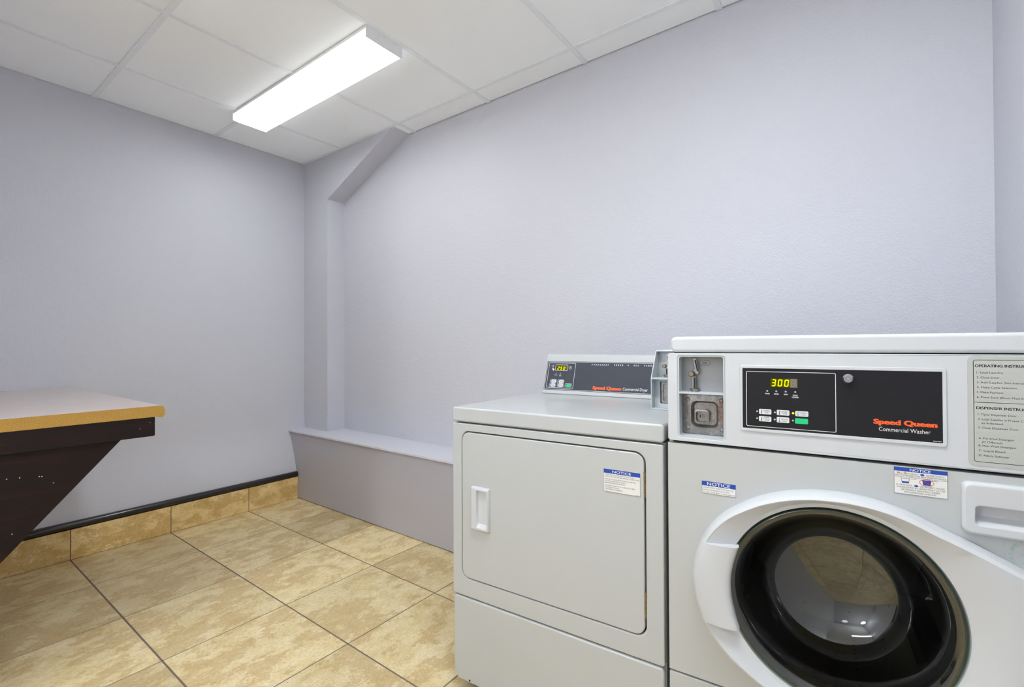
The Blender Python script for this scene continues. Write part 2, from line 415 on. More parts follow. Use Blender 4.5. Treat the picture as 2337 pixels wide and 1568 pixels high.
# ceiling: lay-in tiles between thin tees
TX = [-2.975 + 0.6275 * i for i in range(-1, 7)]; TY = [1.960 - 0.6185 * j for j in range(0, 10)]
TY = [2.58] + TY
bm = new()
xs_ = sorted(TX); ys_ = sorted(TY)
YBIG = ys_[ys_.index(1.960) - 1]          # no tee here right of the light: two-by-four tiles
for a, b in zip(xs_, xs_[1:]):
    big = a > -1.80
    yy = [y for y in ys_ if not (big and y == YBIG)]
    for c, d in zip(yy, yy[1:]):
        x0, x1, y0, y1 = max(a + 0.010, XL + 0.004), min(b - 0.010, XR - 0.003), max(c + 0.010, YN), min(d - 0.010, YB - 0.007)
        if x1 > x0 and y1 > y0: box(bm, x0, x1, y0, y1, ZC + 0.0045, ZC + 0.018)
ce = struct('ceiling', bm, M['tile'])
bm = new()
for x in xs_:
    if XL < x < XR: box(bm, x - 0.0125, x + 0.0125, YN, YB - 0.004, ZC, ZC + 0.0035); box(bm, x - 0.002, x + 0.002, YN, YB, ZC + 0.0035, ZC + 0.04)
for y in ys_:
    if YN < y < YB: box(bm, XL + 0.002, -1.72 if y == YBIG else XR, y - 0.0122, y + 0.0122, ZC - 0.0003, ZC + 0.0034)
build('ceiling_grid', bm, M['tee'], ce)
bm = new(); box(bm, XL - 0.12, XR + 0.12, YN - 0.12, YB + 0.12, 2.60, 2.70); build('plenum', bm, M['plenum'], ce)

# ------------------------------------------------------------------ ceiling light, plus unseen lamps added as fill
def light(loc, rz, label, mat='lens', L=1.281, Wd=0.204, H=0.055):
    e = empty('ceiling_light', loc, rz); tag(e, label, 'light')
    bm = new(); h = H
    box(bm, -L / 2 + 0.002, L / 2 - 0.002, -Wd / 2 + 0.004, Wd / 2 - 0.004, -0.014, 0)
    build('housing', bm, M['fixt'], e)
    for sx in (-1, 1):
        bm = new(); x = sx * (L / 2 - 0.0015)
        prism(bm, [(-Wd / 2, 0), (Wd / 2, 0), (Wd / 2, -h + 0.004), (Wd / 2 - 0.004, -h), (-Wd / 2 + 0.004, -h), (-Wd / 2, -h + 0.004)], x - 0.0015, x + 0.0015, 'x')
        for k in (0,):
            pass
        build('end_cap', bm, M['fixt'], e)
    bm = new(); pts = [(-Wd / 2 + 0.003, -0.014), (-Wd / 2 + 0.003, -h + 0.010), (-Wd / 2 + 0.008, -h + 0.002), (Wd / 2 - 0.008, -h + 0.002), (Wd / 2 - 0.003, -h + 0.010), (Wd / 2 - 0.003, -0.014)]
    prism(bm, pts, -L / 2 + 0.004, L / 2 - 0.004, 'x')
    build('diffuser', bm, M[mat], e)
    return e
light((-2.367, 1.366, ZC - 0.0004), math.radians(0.3), 'long white fluorescent wraparound light with glowing lens on the ceiling')
def globe(x, y, z, label, r=0.125, mat='globe'):  # unseen globe lamp, added for fill light
    e = empty('added_globe_lamp', (x, y, ZC - 0.001)); tag(e, label, 'lamp')
    bm = new(); revolve(bm, [(0, 0), (0.06, 0), (0.06, -0.02), (0.012, -0.028), (0.006, -0.03), (0.006, z - ZC + r * 1.05), (0.03, z - ZC + r * 1.03), (0.03, z - ZC + r * 0.93), (0, z - ZC + r * 0.93)], (0, 0), 24, 'z')
    build('stem', bm, M['fixt'], e, smooth=40)
    bm = new(); bmesh.ops.create_uvsphere(bm, u_segments=20, v_segments=12, radius=r, matrix=Matrix.Translation((0, 0, z - ZC)))
    build('fill_globe', bm, M[mat], e, smooth=180)
light((-0.35, 0.60, ZC - 0.0004), 0, 'added unseen fill light shaped as a white fluorescent wraparound on the ceiling above the front of the machines', 'lens_fill2')  # unseen fixture added to brighten machine tops and back wall
light((-1.38, -0.80, ZC - 0.0004), 0, 'another added unseen fill light shaped as a white fluorescent wraparound on the ceiling in the rear half of the room', 'lens_fill3')  # unseen fixture added to lift the left side
globe(-1.45, -2.50, 1.65, 'added white glass globe fill lamp, unseen at the rear, nearer the left wall', 0.16)  # added out of view for soft fill from the rear
globe(-0.30, -2.50, 1.65, 'added dim white glass globe fill lamp, unseen at the rear, nearer the right wall', 0.16, 'globe2')  # dimmer twin, also added out of view as fill

# ------------------------------------------------------------------ folding counter
XE = -2.104
ct = empty('laundry_counter', (XE, 0.25, 0), 0)
tag(ct, 'pale laminate counter on dark mahogany bracket by the left wall', 'counter')
def cy(p): return (p[0] - 0.25, p[1])
zt = 0.8975
nose = [(0.6285 + 0.0165 * math.cos(math.radians(a)), zt - 0.0165 - 0.0012 + 0.0165 * math.sin(math.radians(a))) for a in (90, 72, 54, 36, 18, 0)]
core = [(YF + 0.003, zt - 0.0012)] + nose + [(0.645, 0.860), (0.640, 0.8535), (0.628, 0.8525), (0.621, 0.8565), (YF + 0.003, 0.8565)]
bm = new(); prism(bm, [cy(p) for p in core], XL + 0.003 - XE, 0, 'x'); build('countertop', bm, M['particle'], ct)
nose2 = [(0.6285 + 0.0177 * math.cos(math.radians(a)), zt - 0.0177 + 0.0177 * math.sin(math.radians(a))) for a in (90, 72, 54, 36, 18, 0)]
lam = [(YF + 0.003, zt)] + nose2 + [(0.6462, 0.858)]
inn = [(0.6452, 0.858)] + [(0.6285 + 0.0165 * math.cos(math.radians(a)), zt - 0.0177 + 0.0167 * math.sin(math.radians(a))) for a in (0, 18, 36, 54, 72, 90)] + [(YF + 0.003, zt - 0.0010)]
bm = new()
lp = lam + inn; n = len(lp)
A = [bm.verts.new((XL + 0.003 - XE, *cy(p))) for p in lp]; B = [bm.verts.new((0.0006, *cy(p))) for p in lp]
for i in range(n): bm.faces.new((A[i], A[(i + 1) % n], B[(i + 1) % n], B[i]))
h = n // 2
for i in range(h - 1):
    bm.faces.new((A[i], A[i + 1], A[n - 2 - i], A[n - 1 - i])); bm.faces.new((B[i], B[i + 1], B[n - 2 - i], B[n - 1 - i]))
tag(build('laminate_surface', bm, M['lam'], ct, smooth=40), 'pale pinkish beige wood grain laminate')
bm = new(); prism(bm, [cy(p) for p in ((YF + 0.003, 0.788), (0.612, 0.786), (0.615, 0.789), (0.615, 0.8563), (YF + 0.003, 0.8563))], -0.021, -0.002, 'x')
tag(build('apron_board', bm, M['mahog'], ct, bevel=0.001), 'dark mahogany apron board')
bm = new(); prism(bm, [cy(p) for p in ((YF + 0.003, 0.04), (0.523, 0.7875), (0.523, 0.800), (YF + 0.003, 0.800))], -0.040, -0.0215, 'x')
br = build('support_bracket', bm, M['mahog'], ct); br['label'] = 'dark mahogany triangular support panel'
for y, z in ((0.24, 0.708), (0.268, 0.706), (0.312, 0.7), (0.318, 0.699), (0.345, 0.672), (0.252, 0.535), (0.19, 0.66)):
    bm = new(); r = 0.0016
    bm.faces.new([bm.verts.new((-0.0210, y - 0.25 + r * math.cos(a), z + r * math.sin(a))) for a in [k * PI / 4 for k in range(8)]])
    build('nail_head', bm, M['wink'], br)
r = 0.0012
for y, z in ((0.60, 0.838), (0.57, 0.818)):
    bm = new(); bm.faces.new([bm.verts.new((-0.0016, y - 0.25 + r * math.cos(a), z + r * math.sin(a))) for a in [k * PI / 4 for k in range(8)]])
    build('nail_head', bm, M['wink'], ct)

# ------------------------------------------------------------------ coin meter pieces shared by both machines
def coin_lever(parent, s, z, t, k=1.0, zb=1.003):
    """slotted coin chute lever, round pivot cap, lower slotted stem and base collar"""
    bm = new()
    prism(bm, [(s + a * k, z + b * k) for a, b in ((0.0035, 0.037), (0.0075, 0.0385), (0.0110, 0.036), (0.0165, 0.008), (0.0165, 0.001), (0.0105, -0.001), (0.006, 0.006), (0.004, 0.009), (0.0075, 0.011))], t, t + 0.004)
    l = build('coin_lever', bm, M['steel'], parent, bevel=0.0006, segs=2); l['label'] = 'steel slotted coin chute'
    bm = new(); line(bm, s + 0.0085 * k, z + 0.034 * k, s + 0.0142 * k, z + 0.007 * k, 0.0032 * k, t - 0.0003)
    bm2 = bm; build('coin_slot', bm2, M['dark'], parent)
    bm = new(); revolve(bm, [(0, t - 0.008), (0.0052 * k, t - 0.008), (0.0066 * k, t - 0.0065), (0.007 * k, t - 0.0005), (0.007 * k, t + 0.004)], (s, z), 32)
    tag(build('pivot_cap', bm, M['bronze'], parent, smooth=40), 'round brass pivot cap')
    bm = new(); prism(bm, rr(s + 0.001 * k, s + 0.0105 * k, zb + 0.006, z - 0.006 * k, 0.003 * k), t, t + 0.008)
    build('chute_stem', bm, M['steel'], parent, bevel=0.0005, segs=2)
    bm = new(); flat(bm, rr(s + 0.0048 * k, s + 0.0092 * k, zb + 0.0085, z - 0.0085 * k, 0.0015 * k), t - 0.0004)
    build('stem_slot', bm, M['dark'], parent)
    bm = new(); revolve(bm, [(0.0, zb), (0.008 * k, zb), (0.008 * k, zb + 0.003), (0.0108 * k, zb + 0.004), (0.0108 * k, zb + 0.007), (0.006 * k, zb + 0.009), (0, zb + 0.009)], (s + 0.0065 * k, t + 0.004), 28, 'z')
    build('base_collar', bm, M['steel'], parent, smooth=40)

# ------------------------------------------------------------------ washer
wa = empty('washing_machine', (-0.3875, 1.1635, 0), 0.0785)
tag(wa, 'white front-loading coin washer with round glass door, right of the dryer', 'washing machine')
SW = 0.681
# cabinet shell, five sides, open towards the door
bm = new()
box(bm, 0.002, 0.012, 0.022, 0.62, 0.025, 1.092); box(bm, SW - 0.012, SW - 0.002, 0.022, 0.62, 0.025, 1.092)
box(bm, 0.012, SW - 0.012, 0.610, 0.62, 0.025, 1.092); box(bm, 0.012, SW - 0.012, 0.03, 0.61, 0.025, 0.035)
build('cabinet', bm, M['white'], wa)
for sx in (0.05, SW - 0.05):
    for ty in (0.06, 0.57):
        bm = new(); revolve(bm, [(0, 0), (0.02, 0), (0.022, 0.012), (0.01, 0.016), (0.01, 0.026), (0, 0.026)], (sx, ty), 20, 'z'); build('foot', bm, M['rubber'], wa, smooth=40)
# dark inner backing seen only in the seams
for za_, zb2 in ((0.05, 0.34), (0.868, 0.886), (1.088, 1.1)):
    bm = new(); box(bm, 0.016, SW - 0.016, 0.020, 0.0215, za_, zb2); build('seam_backing', bm, M['dark'], wa)
# lower panel
bm = new(); prism(bm, rr(0.003, SW - 0.003, 0.045, 0.3155, 0.004, 2), 0, 0.019); build('kick_panel', bm, M['white'], wa, bevel=0.006)
# front panel with a round hole
DC = (0.3405, 0.575)
CX, CZ = DC
bm = new()
x0, x1, z0, z1 = 0.003, SW - 0.003, 0.3195, 0.8748
angs = sorted([2 * PI * i / 96 for i in range(96)] + [math.atan2(z - CZ, x - CX) % (2 * PI) for x in (x0, x1) for z in (z0, z1)])
outer, inner = [], []
for a in angs:
    c, s_ = math.cos(a), math.sin(a)
    k = min((x1 - CX) / c if c > 1e-9 else 9, (x0 - CX) / c if c < -1e-9 else 9, (z1 - CZ) / s_ if s_ > 1e-9 else 9, (z0 - CZ) / s_ if s_ < -1e-9 else 9)
    outer.append((CX + c * k, CZ + s_ * k)); inner.append((CX + 0.208 * c, CZ + 0.208 * s_))
ringplate(bm, outer, inner, 0.0, 0.019, 0.03)
fp = build('front_panel', bm, M['whitestain'], wa)
bm = new(); box(bm, 0.5535, 0.6555, -0.01, 0.05, 0.7830, 0.8195); cut = build('cut', bm, M['white'])
md = fp.modifiers.new('opening', 'BOOLEAN'); md.object = cut; md.operation = 'DIFFERENCE'; md.solver = 'EXACT'
cut.parent = wa; bpy.context.view_layer.update()
me2 = bpy.data.meshes.new_from_object(fp.evaluated_get(bpy.context.evaluated_depsgraph_get()))
fp.modifiers.clear(); old = fp.data; fp.data = me2; bpy.data.meshes.remove(old); cm_ = cut.data; bpy.data.objects.remove(cut); bpy.data.meshes.remove(cm_)
md = fp.modifiers.new('bevel', 'BEVEL'); md.width = 0.007; md.segments = 3; md.limit_method = 'ANGLE'; md.angle_limit = math.radians(40); md.harden_normals = True
for p in fp.data.polygons: p.use_smooth = True
fp.data.set_sharp_from_angle(angle=math.radians(30))
# control console with the coin opening
bm = new()
ringplate(bm, rr(0.004, SW - 0.004, 0.8812, 1.0945, 0.006, 5), rr(0.0285, 0.1335, 0.8905, 1.0885, 0.006, 5), -0.003, 0.03, 0.0)
con = build('control_console', bm, M['white2'], wa, bevel=0.005)
# lid
bm = new()
prism(bm, rr(0.0105, SW - 0.0105, 1.0965, 1.1345, 0.013, 6), 0.0, 0.625)
build('top_cover', bm, M['white2'], wa, bevel=0.008, segs=4)  # same enamel as the cabinet; the lighter tone paints in its brighter light
# coin meter
cm = tag(build('coin_meter', (lambda b: (ringplate(b, rr(0.0285, 0.1335, 0.8905, 1.0885, 0.006, 5), rr(0.0315, 0.1305, 0.8945, 1.0855, 0.005, 5), -0.0015, 0.05, 0.05), box(b, 0.0315, 0.1305, -0.001, 0.05, 0.9965, 1.0005), box(b, 0.0315, 0.1305, 0.048, 0.05, 0.8945, 1.0855), b)[-1])(new()), M['meter'], wa), 'recessed coin meter with price mark')
bm = new(); box(bm, 0.0315, 0.1305, 0.030, 0.034, 1.0005, 1.0855); build('back_plate', bm, M['meterin'], cm)
coin_lever(cm, 0.0565, 1.0437, 0.018, 1.0, 1.0005)
bm = new()
pts = [(0.0707, 1.0708), (0.0763, 1.0767), (0.0944, 1.0767), (0.0995, 1.0708), (0.0944, 1.0647), (0.0763, 1.0647)]
for p, q in zip(pts, pts[1:] + pts[:1]): line(bm, *p, *q, 0.0006, 0.0296)
text(bm, '25¢', 0.0852, 1.0686, 0.0042, 0.0105, 0.0296, 0.01, 'c')
build('price_mark', bm, M['ink'], cm)
# coin vault: stepped square embossing round the lock
bm = new()
steps = [(0.0325, 0.1295, 0.8955, 0.9955, 0.004, 0.034), (0.052, 0.1145, 0.9125, 0.977, 0.014, 0.032), (0.0585, 0.1095, 0.9185, 0.972, 0.011, 0.040), (0.0605, 0.0945, 0.9225, 0.9565, 0.008, 0.040), (0.0605, 0.0945, 0.9225, 0.9565, 0.008, 0.028), (0.0645, 0.0905, 0.9265, 0.9525, 0.006, 0.027), (0.0655, 0.0895, 0.9275, 0.9515, 0.006, 0.036)]
loops = [[bm.verts.new((p[0], st[5], p[1])) for p in rr(*st[:5], 6)] for st in steps]
for A, B in zip(loops, loops[1:]):
    for i in range(len(A)): bm.faces.new((A[i], A[(i + 1) % len(A)], B[(i + 1) % len(A)], B[i]))
bm.faces.new(loops[-1])
tag(build('coin_vault', bm, M['galv'], cm, smooth=35), 'worn galvanised steel vault plate with rust specks')
bm = new(); revolve(bm, [(0, 0.0325), (0.0056, 0.0325), (0.006, 0.0345), (0.006, 0.036)], (0.0735, 0.9400), 28); build('vault_lock', bm, M['steel'], cm, smooth=40)
bm = new(); flat(bm, rr(0.0718, 0.0752, 0.9362, 0.9438, 0.0008), 0.0322); build('key_slot', bm, M['dark'], cm)
for s_, z_ in ((0.0445, 0.9797), (0.1222, 0.9805), (0.0442, 0.908), (0.1225, 0.9095)):
    bm = new(); revolve(bm, [(0, 0.0305), (0.003, 0.0308), (0.0052, 0.0325), (0.006, 0.034)], (s_, z_), 20); build('bolt', bm, M['galv'], cm, smooth=40)
# control panel: raised surround, black face, printing
bm = new(); ringplate(bm, rr(0.1660, 0.5185, 0.9192, 1.0682, 0.006, 5), rr(0.1715, 0.5125, 0.9262, 1.0612, 0.0015, 5), -0.0055, -0.003, -0.0042)
build('panel_surround', bm, M['white2'], con, bevel=0.001, segs=2)
bm = new(); box(bm, 0.1715, 0.5125, -0.0046, -0.003, 0.9262, 1.0612)
cp = tag(build('control_panel', bm, M['black'], wa), 'black control panel with washer lettering')
T = -0.00475
bm = new(); outline(bm, 0.1788, 0.3465, 0.9308, 1.0545, 0.003, 0.0011, T)
for x in (0.2208, 0.2384, 0.2562, 0.274): circ_ring(bm, x, 1.0116, 0.0017, 0.0008, T)
for x, z_ in ((0.2005, 0.9651), (0.2350, 0.9650), (0.2003, 0.9494), (0.2347, 0.9494), (0.2692, 0.9497)): circ_ring(bm, x, z_, 0.0017, 0.0009, T)
for w_, x in (('WASH', 0.2208), ('RINSE', 0.2384), ('SPIN', 0.2562)): text(bm, w_, x, 1.0042, 0.0027, 0.0090 if w_ != 'SPIN' else 0.0072, T, 0.03, 'c')
text(bm, 'DOOR', 0.274, 1.0030, 0.0027, 0.0090, T, 0.03, 'c'); text(bm, 'LOCKED', 0.274, 0.9988, 0.0027, 0.0122, T, 0.03, 'c')
text(bm, 'Commercial Washer', 0.4165, 0.9415, 0.0083, 0.0785, T, 0.0)
text(bm, '802224', 0.4985, 0.9282, 0.0018, 0.0118, T, 0.01)
build('white_printing', bm, M['wink'], cp)
bm = new(); heavy(bm, 'Speed', 0.4078, 0.9552, 0.0098, 0.0430, T, 0.10, 4, 0.025); heavy(bm, 'Queen', 0.4552, 0.9552, 0.0098, 0.0498, T, 0.10, 4, 0.025); build('orange_lettering', bm, M['orange'], cp)
bm = new(); flat(bm, rr(0.2272, 0.2640, 1.0208, 1.0397, 0.0008), T); build('display', bm, M['olive'], cp)
bm = new(); flat(bm, rr(0.2640, 0.2780, 1.0208, 1.0397, 0.0008), T); build('display', bm, M['segoff'], cp)
bm = new()
for i, ch in enumerate('300'): seven(bm, ch, 0.2284 + i * 0.0122, 1.0225, 0.0082, 0.0152, T - 0.0002)
build('lit_digits', bm, M['seg'], cp)
bm = new(); seven(bm, '8', 0.2655, 1.0225, 0.0082, 0.0152, T - 0.0002, 0.1); build('unlit_digit', bm, simple('dim_segment', (130, 122, 98), .5), cp)
bm = new(); disc(bm, 0.2696, 0.9656, 0.0023, T); build('lit_indicator', bm, M['seg'], cp)
def keybtn(parent, s0, s1, z0, z1, mat, lines, name, bulb='k', tt=T, deg=True):
    bm = new(); prism(bm, rr(s0, s1, z0, z1, 0.0022), tt - 0.0006, tt)
    k = build(name, bm, mat, parent)
    bm = new(); t2 = tt - 0.0007; cz = (z0 + z1) / 2; cx = s0 + (s1 - s0) * 0.62
    if bulb:
        sx = s0 + 0.0052
        line(bm, sx, cz - 0.003, sx, cz + 0.0042, 0.0012 if bulb == 'k' else 0.0006, t2); disc(bm, sx, cz - 0.0032, 0.0012, t2, 10)
    n = len(lines); hh = 0.0024 if n < 3 else 0.0021; sp = 0.0042 if n < 3 else 0.0037
    for i, L in enumerate(lines): text(bm, L, cx, cz + (n - 1) / 2 * sp - i * sp - hh / 2, hh, min(0.0135, 0.0023 * len(L)), t2, 0.01, 'c')
    if lines: build('key_legend', bm, M['ink'], parent)
    else: bm.free()
keybtn(cp, 0.2042, 0.2285, 0.9595, 0.9710, M['key'], ['NORMAL', 'HOT'], 'cycle_button')
keybtn(cp, 0.2388, 0.2628, 0.9595, 0.9710, M['key'], ['NORMAL', 'WARM'], 'cycle_button')
keybtn(cp, 0.2735, 0.2976, 0.9598, 0.9710, M['key'], ['NORMAL', 'COLD'], 'cycle_button', 'o')
keybtn(cp, 0.2040, 0.2283, 0.9434, 0.9550, M['key'], ['PERM', 'PRESS', 'WARM'], 'cycle_button')
keybtn(cp, 0.2386, 0.2624, 0.9434, 0.9555, M['key'], ['DELICATES', 'COLD'], 'cycle_button', 'o')
keybtn(cp, 0.2730, 0.2970, 0.9438, 0.9554, M['green'], [], 'start_button', None)
bm = new(); revolve(bm, [(0, -0.0170), (0.0035, -0.0170), (0.0038, -0.0160), (0.0046, -0.0160), (0.0050, -0.0172), (0.0072, -0.0172), (0.0097, -0.014), (0.0100, -0.004)], (0.3668, 1.0438), 40)
tag(build('panel_lock', bm, M['chrome'], cp, smooth=35), 'round steel key lock')
# instruction plate
bm = new(); prism(bm, rr(0.5475, 0.672, 0.8905, 1.0915, 0.009, 6), -0.0040, -0.0025)
ip = tag(build('instruction_plate', bm, M['plate'], wa), 'light grey instruction plate')
T2 = -0.0042
bm = new(); outline(bm, 0.5552, 0.664, 0.8975, 1.0848, 0.004, 0.0009, T2)
line(bm, 0.5552, 1.0068, 0.664, 1.0068, 0.0009, T2)
for z_, s_, x in ((1.0605, '1. Load Laundry.', .5600), (1.0515, '2. Close Door.', .5600), (1.0425, '3. Add Supplies (See Instructions Below).', .5600), (1.0335, '4. Make Cycle Selection.', .5600), (1.0245, '5. Make Payment.', .5600), (1.0155, '6. Press Start (Door Must be Closed).', .5600),
                 (.9825 + .0015, '1. Open Dispenser Door.', .5612), (.9738 + .0015, '2. Load Supplies in Proper Compartment', .5612), (.9675 + .0008, 'as Indicated.', .5658), (.9592 + .0006, '3. Close Dispenser Door.', .5612),
                 (.9405, 'A. Pre Wash Detergent', .5616), (.9338, '(If Offered)', .5662), (.9270, 'B. Main Wash Detergent', .5616), (.9180, 'C. Liquid Bleach', .5616), (.9092, 'D. Fabric Softener', .5616)):
    text(bm, s_, x, z_ - 0.0008, 0.0036, min(0.00222 * len(s_), 0.101), T2, 0.0)
heavy(bm, 'OPERATING INSTRUCTIONS', 0.5576, 1.0713, 0.0050, 0.0865, T2, 0.05, 3, 0.008)
heavy(bm, 'DISPENSER INSTRUCTIONS', 0.5590, 0.9943, 0.0050, 0.0865, T2, 0.05, 3, 0.008)
build('printed_instructions', bm, M['ink'], ip)
# detergent drawer front with recessed grip
bm = new()
o1 = rr(0.5368, 0.672, 0.7655, 0.8605, 0.012, 6); i1 = rr(0.5540, 0.655, 0.7835, 0.8190, 0.007, 6); i2 = rr(0.5575, 0.652, 0.7960, 0.8165, 0.006, 6)
n = len(o1); L = []
for pts, t in ((o1, 0.0), (o1, -0.010), (rr(0.5405, 0.668, 0.769, 0.857, 0.010, 6), -0.0145), (i1, -0.0145), (i2, 0.012)):
    L.append([bm.verts.new((p[0], t, p[1])) for p in pts])
for A, B in zip(L, L[1:]):
    for i in range(n): bm.faces.new((A[i], A[(i + 1) % n], B[(i + 1) % n], B[i]))
bm.faces.new(L[-1])
build('detergent_drawer', bm, M['white2'], wa, bevel=0.0025)
# notices
def notice(parent, s0, s1, z0, z1, zb, title, tw, th, lines, t, label, foot=None):
    bm = new(); prism(bm, rr(s0, s1, z0, z1, 0.0003, 1), t, t + 0.0008)
    st = tag(build('notice_sticker', bm, M['paper'], parent), label)
    bm = new(); flat(bm, [(s0, zb), (s1, zb), (s1, z1), (s0, z1)], t - 0.0001); build('blue_band', bm, M['blue'], st)
    bm = new(); text(bm, title, (s0 + s1) / 2, (zb + z1) / 2 - th / 2, th, tw, t - 0.0002, 0.008, 'c'); build('title_lettering', bm, M['wink'], st)
    bm = new(); outline(bm, s0, s1, z0, z1, 0.0002, 0.0005, t - 0.0002)
    for x, z_, h_, w_, s_, b_, al in lines: text(bm, s_, x, z_, h_, w_, t - 0.0002, b_, al)
    if foot: text(bm, foot, s1 - 0.0125, z0 + 0.0010, 0.0018, 0.0100, t - 0.0002)
    return st, bm
st, bm = notice(wa, 0.0818, 0.1552, 0.7630, 0.7920, 0.7812, 'NOTICE', 0.050, 0.0078,
    [(0.0838, 0.7760, 0.0031, 0.066, 'DOOR LOCK LIGHT must go out', 0.0, 'l'), (0.0838, 0.7708, 0.0031, 0.059, 'before attempting to open door.', 0.0, 'l'),
     (0.0838, 0.7655, 0.0031, 0.0695, 'To open, push door in then pull out.', 0.0, 'l')], -0.0009, 'small blue and white door lock notice')
build('sticker_text', bm, M['ink'], st)
sa, sb, za, zb_ = 0.4398, 0.5192, 0.8208, 0.8728; mid = (sa + sb) / 2
st, bm = notice(wa, sa, sb, za, zb_, 0.8650, 'NOTICE', 0.031, 0.0052,
    [(0.4470, 0.8598, 0.0030, 0.006 * 1.2, 'IGH', 0.0, 'l'), (0.4590, 0.8598, 0.0030, 0.0185, 'FFICIENCY', 0.0, 'l'), (0.4885, 0.8598, 0.0032, 0.026, 'DETERGENT IS', 0.0, 'l'),
     (mid, 0.8558, 0.0030, 0.0745, 'RECOMMENDED FOR BEST PERFORMANCE', 0.0, 'c'),
     (0.4435, 0.8372, 0.0030, 0.0245, 'IF USING NON-', 0.0, 'l'), (0.4790, 0.8372, 0.0030, 0.0360, 'DETERGENT, AVOID', 0.0, 'l'),
     (mid, 0.8328, 0.0030, 0.0715, 'OVERSUDSING BY USING ONLY 1/2 THE', 0.0, 'c'), (mid, 0.8283, 0.0030, 0.0575, 'DETERGENT MANUFACTURERS', 0.0, 'c'), (mid, 0.8238, 0.0030, 0.0480, 'RECOMMENDED AMOUNT.', 0.0, 'c')], -0.0009, 'blue and white high efficiency detergent notice')
tn = -0.0011
line(bm, sa, 0.8540, sb, 0.8540, 0.0005, tn)
for x in (0.4505, 0.4825):
    line(bm, x, 0.8515, x + 0.0225, 0.8515, 0.0006, tn); line(bm, x, 0.8515, x + 0.0018, 0.8425, 0.0006, tn)
    line(bm, x + 0.0128, 0.8515, x + 0.0115, 0.8425, 0.0006, tn); line(bm, x + 0.0018, 0.8425, x + 0.0115, 0.8425, 0.0006, tn)
build('sticker_text', bm, M['ink'], st)
bm = new(); flat(bm, [(0.4515, 0.8457), (0.4520, 0.8427), (0.4617, 0.8427), (0.4622, 0.8457)], tn + 0.00005); flat(bm, [(0.4829, 0.8512), (0.4845, 0.8427), (0.4938, 0.8427), (0.4950, 0.8512)], tn + 0.00005)
disc(bm, 0.4826, 0.8613, 0.0032, tn, 16, 0.0020); disc(bm, 0.4735, 0.8388, 0.0032, tn, 16, 0.0020)
build('blue_cup', bm, M['blue'], st)
bm = new(); circ_ring(bm, 0.4890, 0.8470, 0.0108, 0.0008, tn - 0.0001, 30, 0.0066); line(bm, 0.4815, 0.8515, 0.4965, 0.8425, 0.0008, tn - 0.0001)
build('prohibition_sign', bm, M['red'], st); bm = new()
text(bm, 'H', 0.4448, 0.8598, 0.0042, 0.0033, tn, 0.03); text(bm, 'E', 0.4560, 0.8598, 0.0042, 0.0028, tn, 0.03)
build('red_lettering', bm, M['red'], st)

# --- the round door
top = [(180.0, None)]
OUT = [(.0620, .575), (.0655, .600), (.0740, .638), (.0890, .675), (.1065, .7030), (.1350, .734), (.1685, .7575), (.2266, .7880), (.2813, .8040), (.3330, .8098), (.3820, .8090), (.4280, .8010), (.4930, .7750), (.5535, .7480), (.6170, .7160), (.6640, .6920), (.6735, .680), (.6760, .660), (.6760, .575)]
pa = sorted([(math.degrees(math.atan2(z - CZ, x - CX)), math.hypot(x - CX, z - CZ)) for x, z in OUT])
def R0(deg):
    d = abs(((deg + 180) % 360) - 180)
    for (a, r), (b, q) in zip(pa, pa[1:]):
        if a <= d <= b:
            # straight outline segments on the hinge side, smooth arc elsewhere
            if b < 62:
                A = Vector((r * math.cos(math.radians(a)), r * math.sin(math.radians(a)))); B = Vector((q * math.cos(math.radians(b)), q * math.sin(math.radians(b))))
                D = Vector((math.cos(math.radians(d)), math.sin(math.radians(d)))); E_ = B - A
                den = D.x * E_.y - D.y * E_.x
                return (A.x * E_.y - A.y * E_.x) / den
            u = (d - a) / max(b - a, 1e-6); return r + (q - r) * u
    return pa[-1][1]
def sm(deg):
    w = [0.06, .24, .4, .24, .06]; return sum(k * R0(deg + (i - 2) * 2.2) for i, k in enumerate(w))
N = 180
ringsp = []
for key in range(11):
    ring = []
    for i in range(N):
        dg = 360.0 * i / N; a = math.radians(dg); ro = sm(dg)
        cr = min(0.259, ro - 0.014)
        far = max(0.0, ro - 0.016 - cr)
        spec = [(ro - 0.002, 0.0), (ro, -0.012), (ro - 0.001, -0.030), (ro - 0.005, -0.041), (ro - 0.012, -0.046),
                (cr + max(far * 0.5, 0.0005), -0.0455), (cr, -0.0450), (cr - (cr - 0.212) * 0.5, -0.0390), (0.2120, -0.0290), (0.2040, -0.0265), (0.2005, -0.016)][key]
        ring.append((CX + spec[0] * math.cos(a), spec[1], CZ + spec[0] * math.sin(a)))
    ringsp.append(ring)
bm = new(); RV = [[bm.verts.new(p) for p in r_] for r_ in ringsp]
for A, B in zip(RV, RV[1:]):
    for i in range(N): bm.faces.new((A[i], A[(i + 1) % N], B[(i + 1) % N], B[i]))
door = build('door', bm, M['white2'], wa, smooth=26)
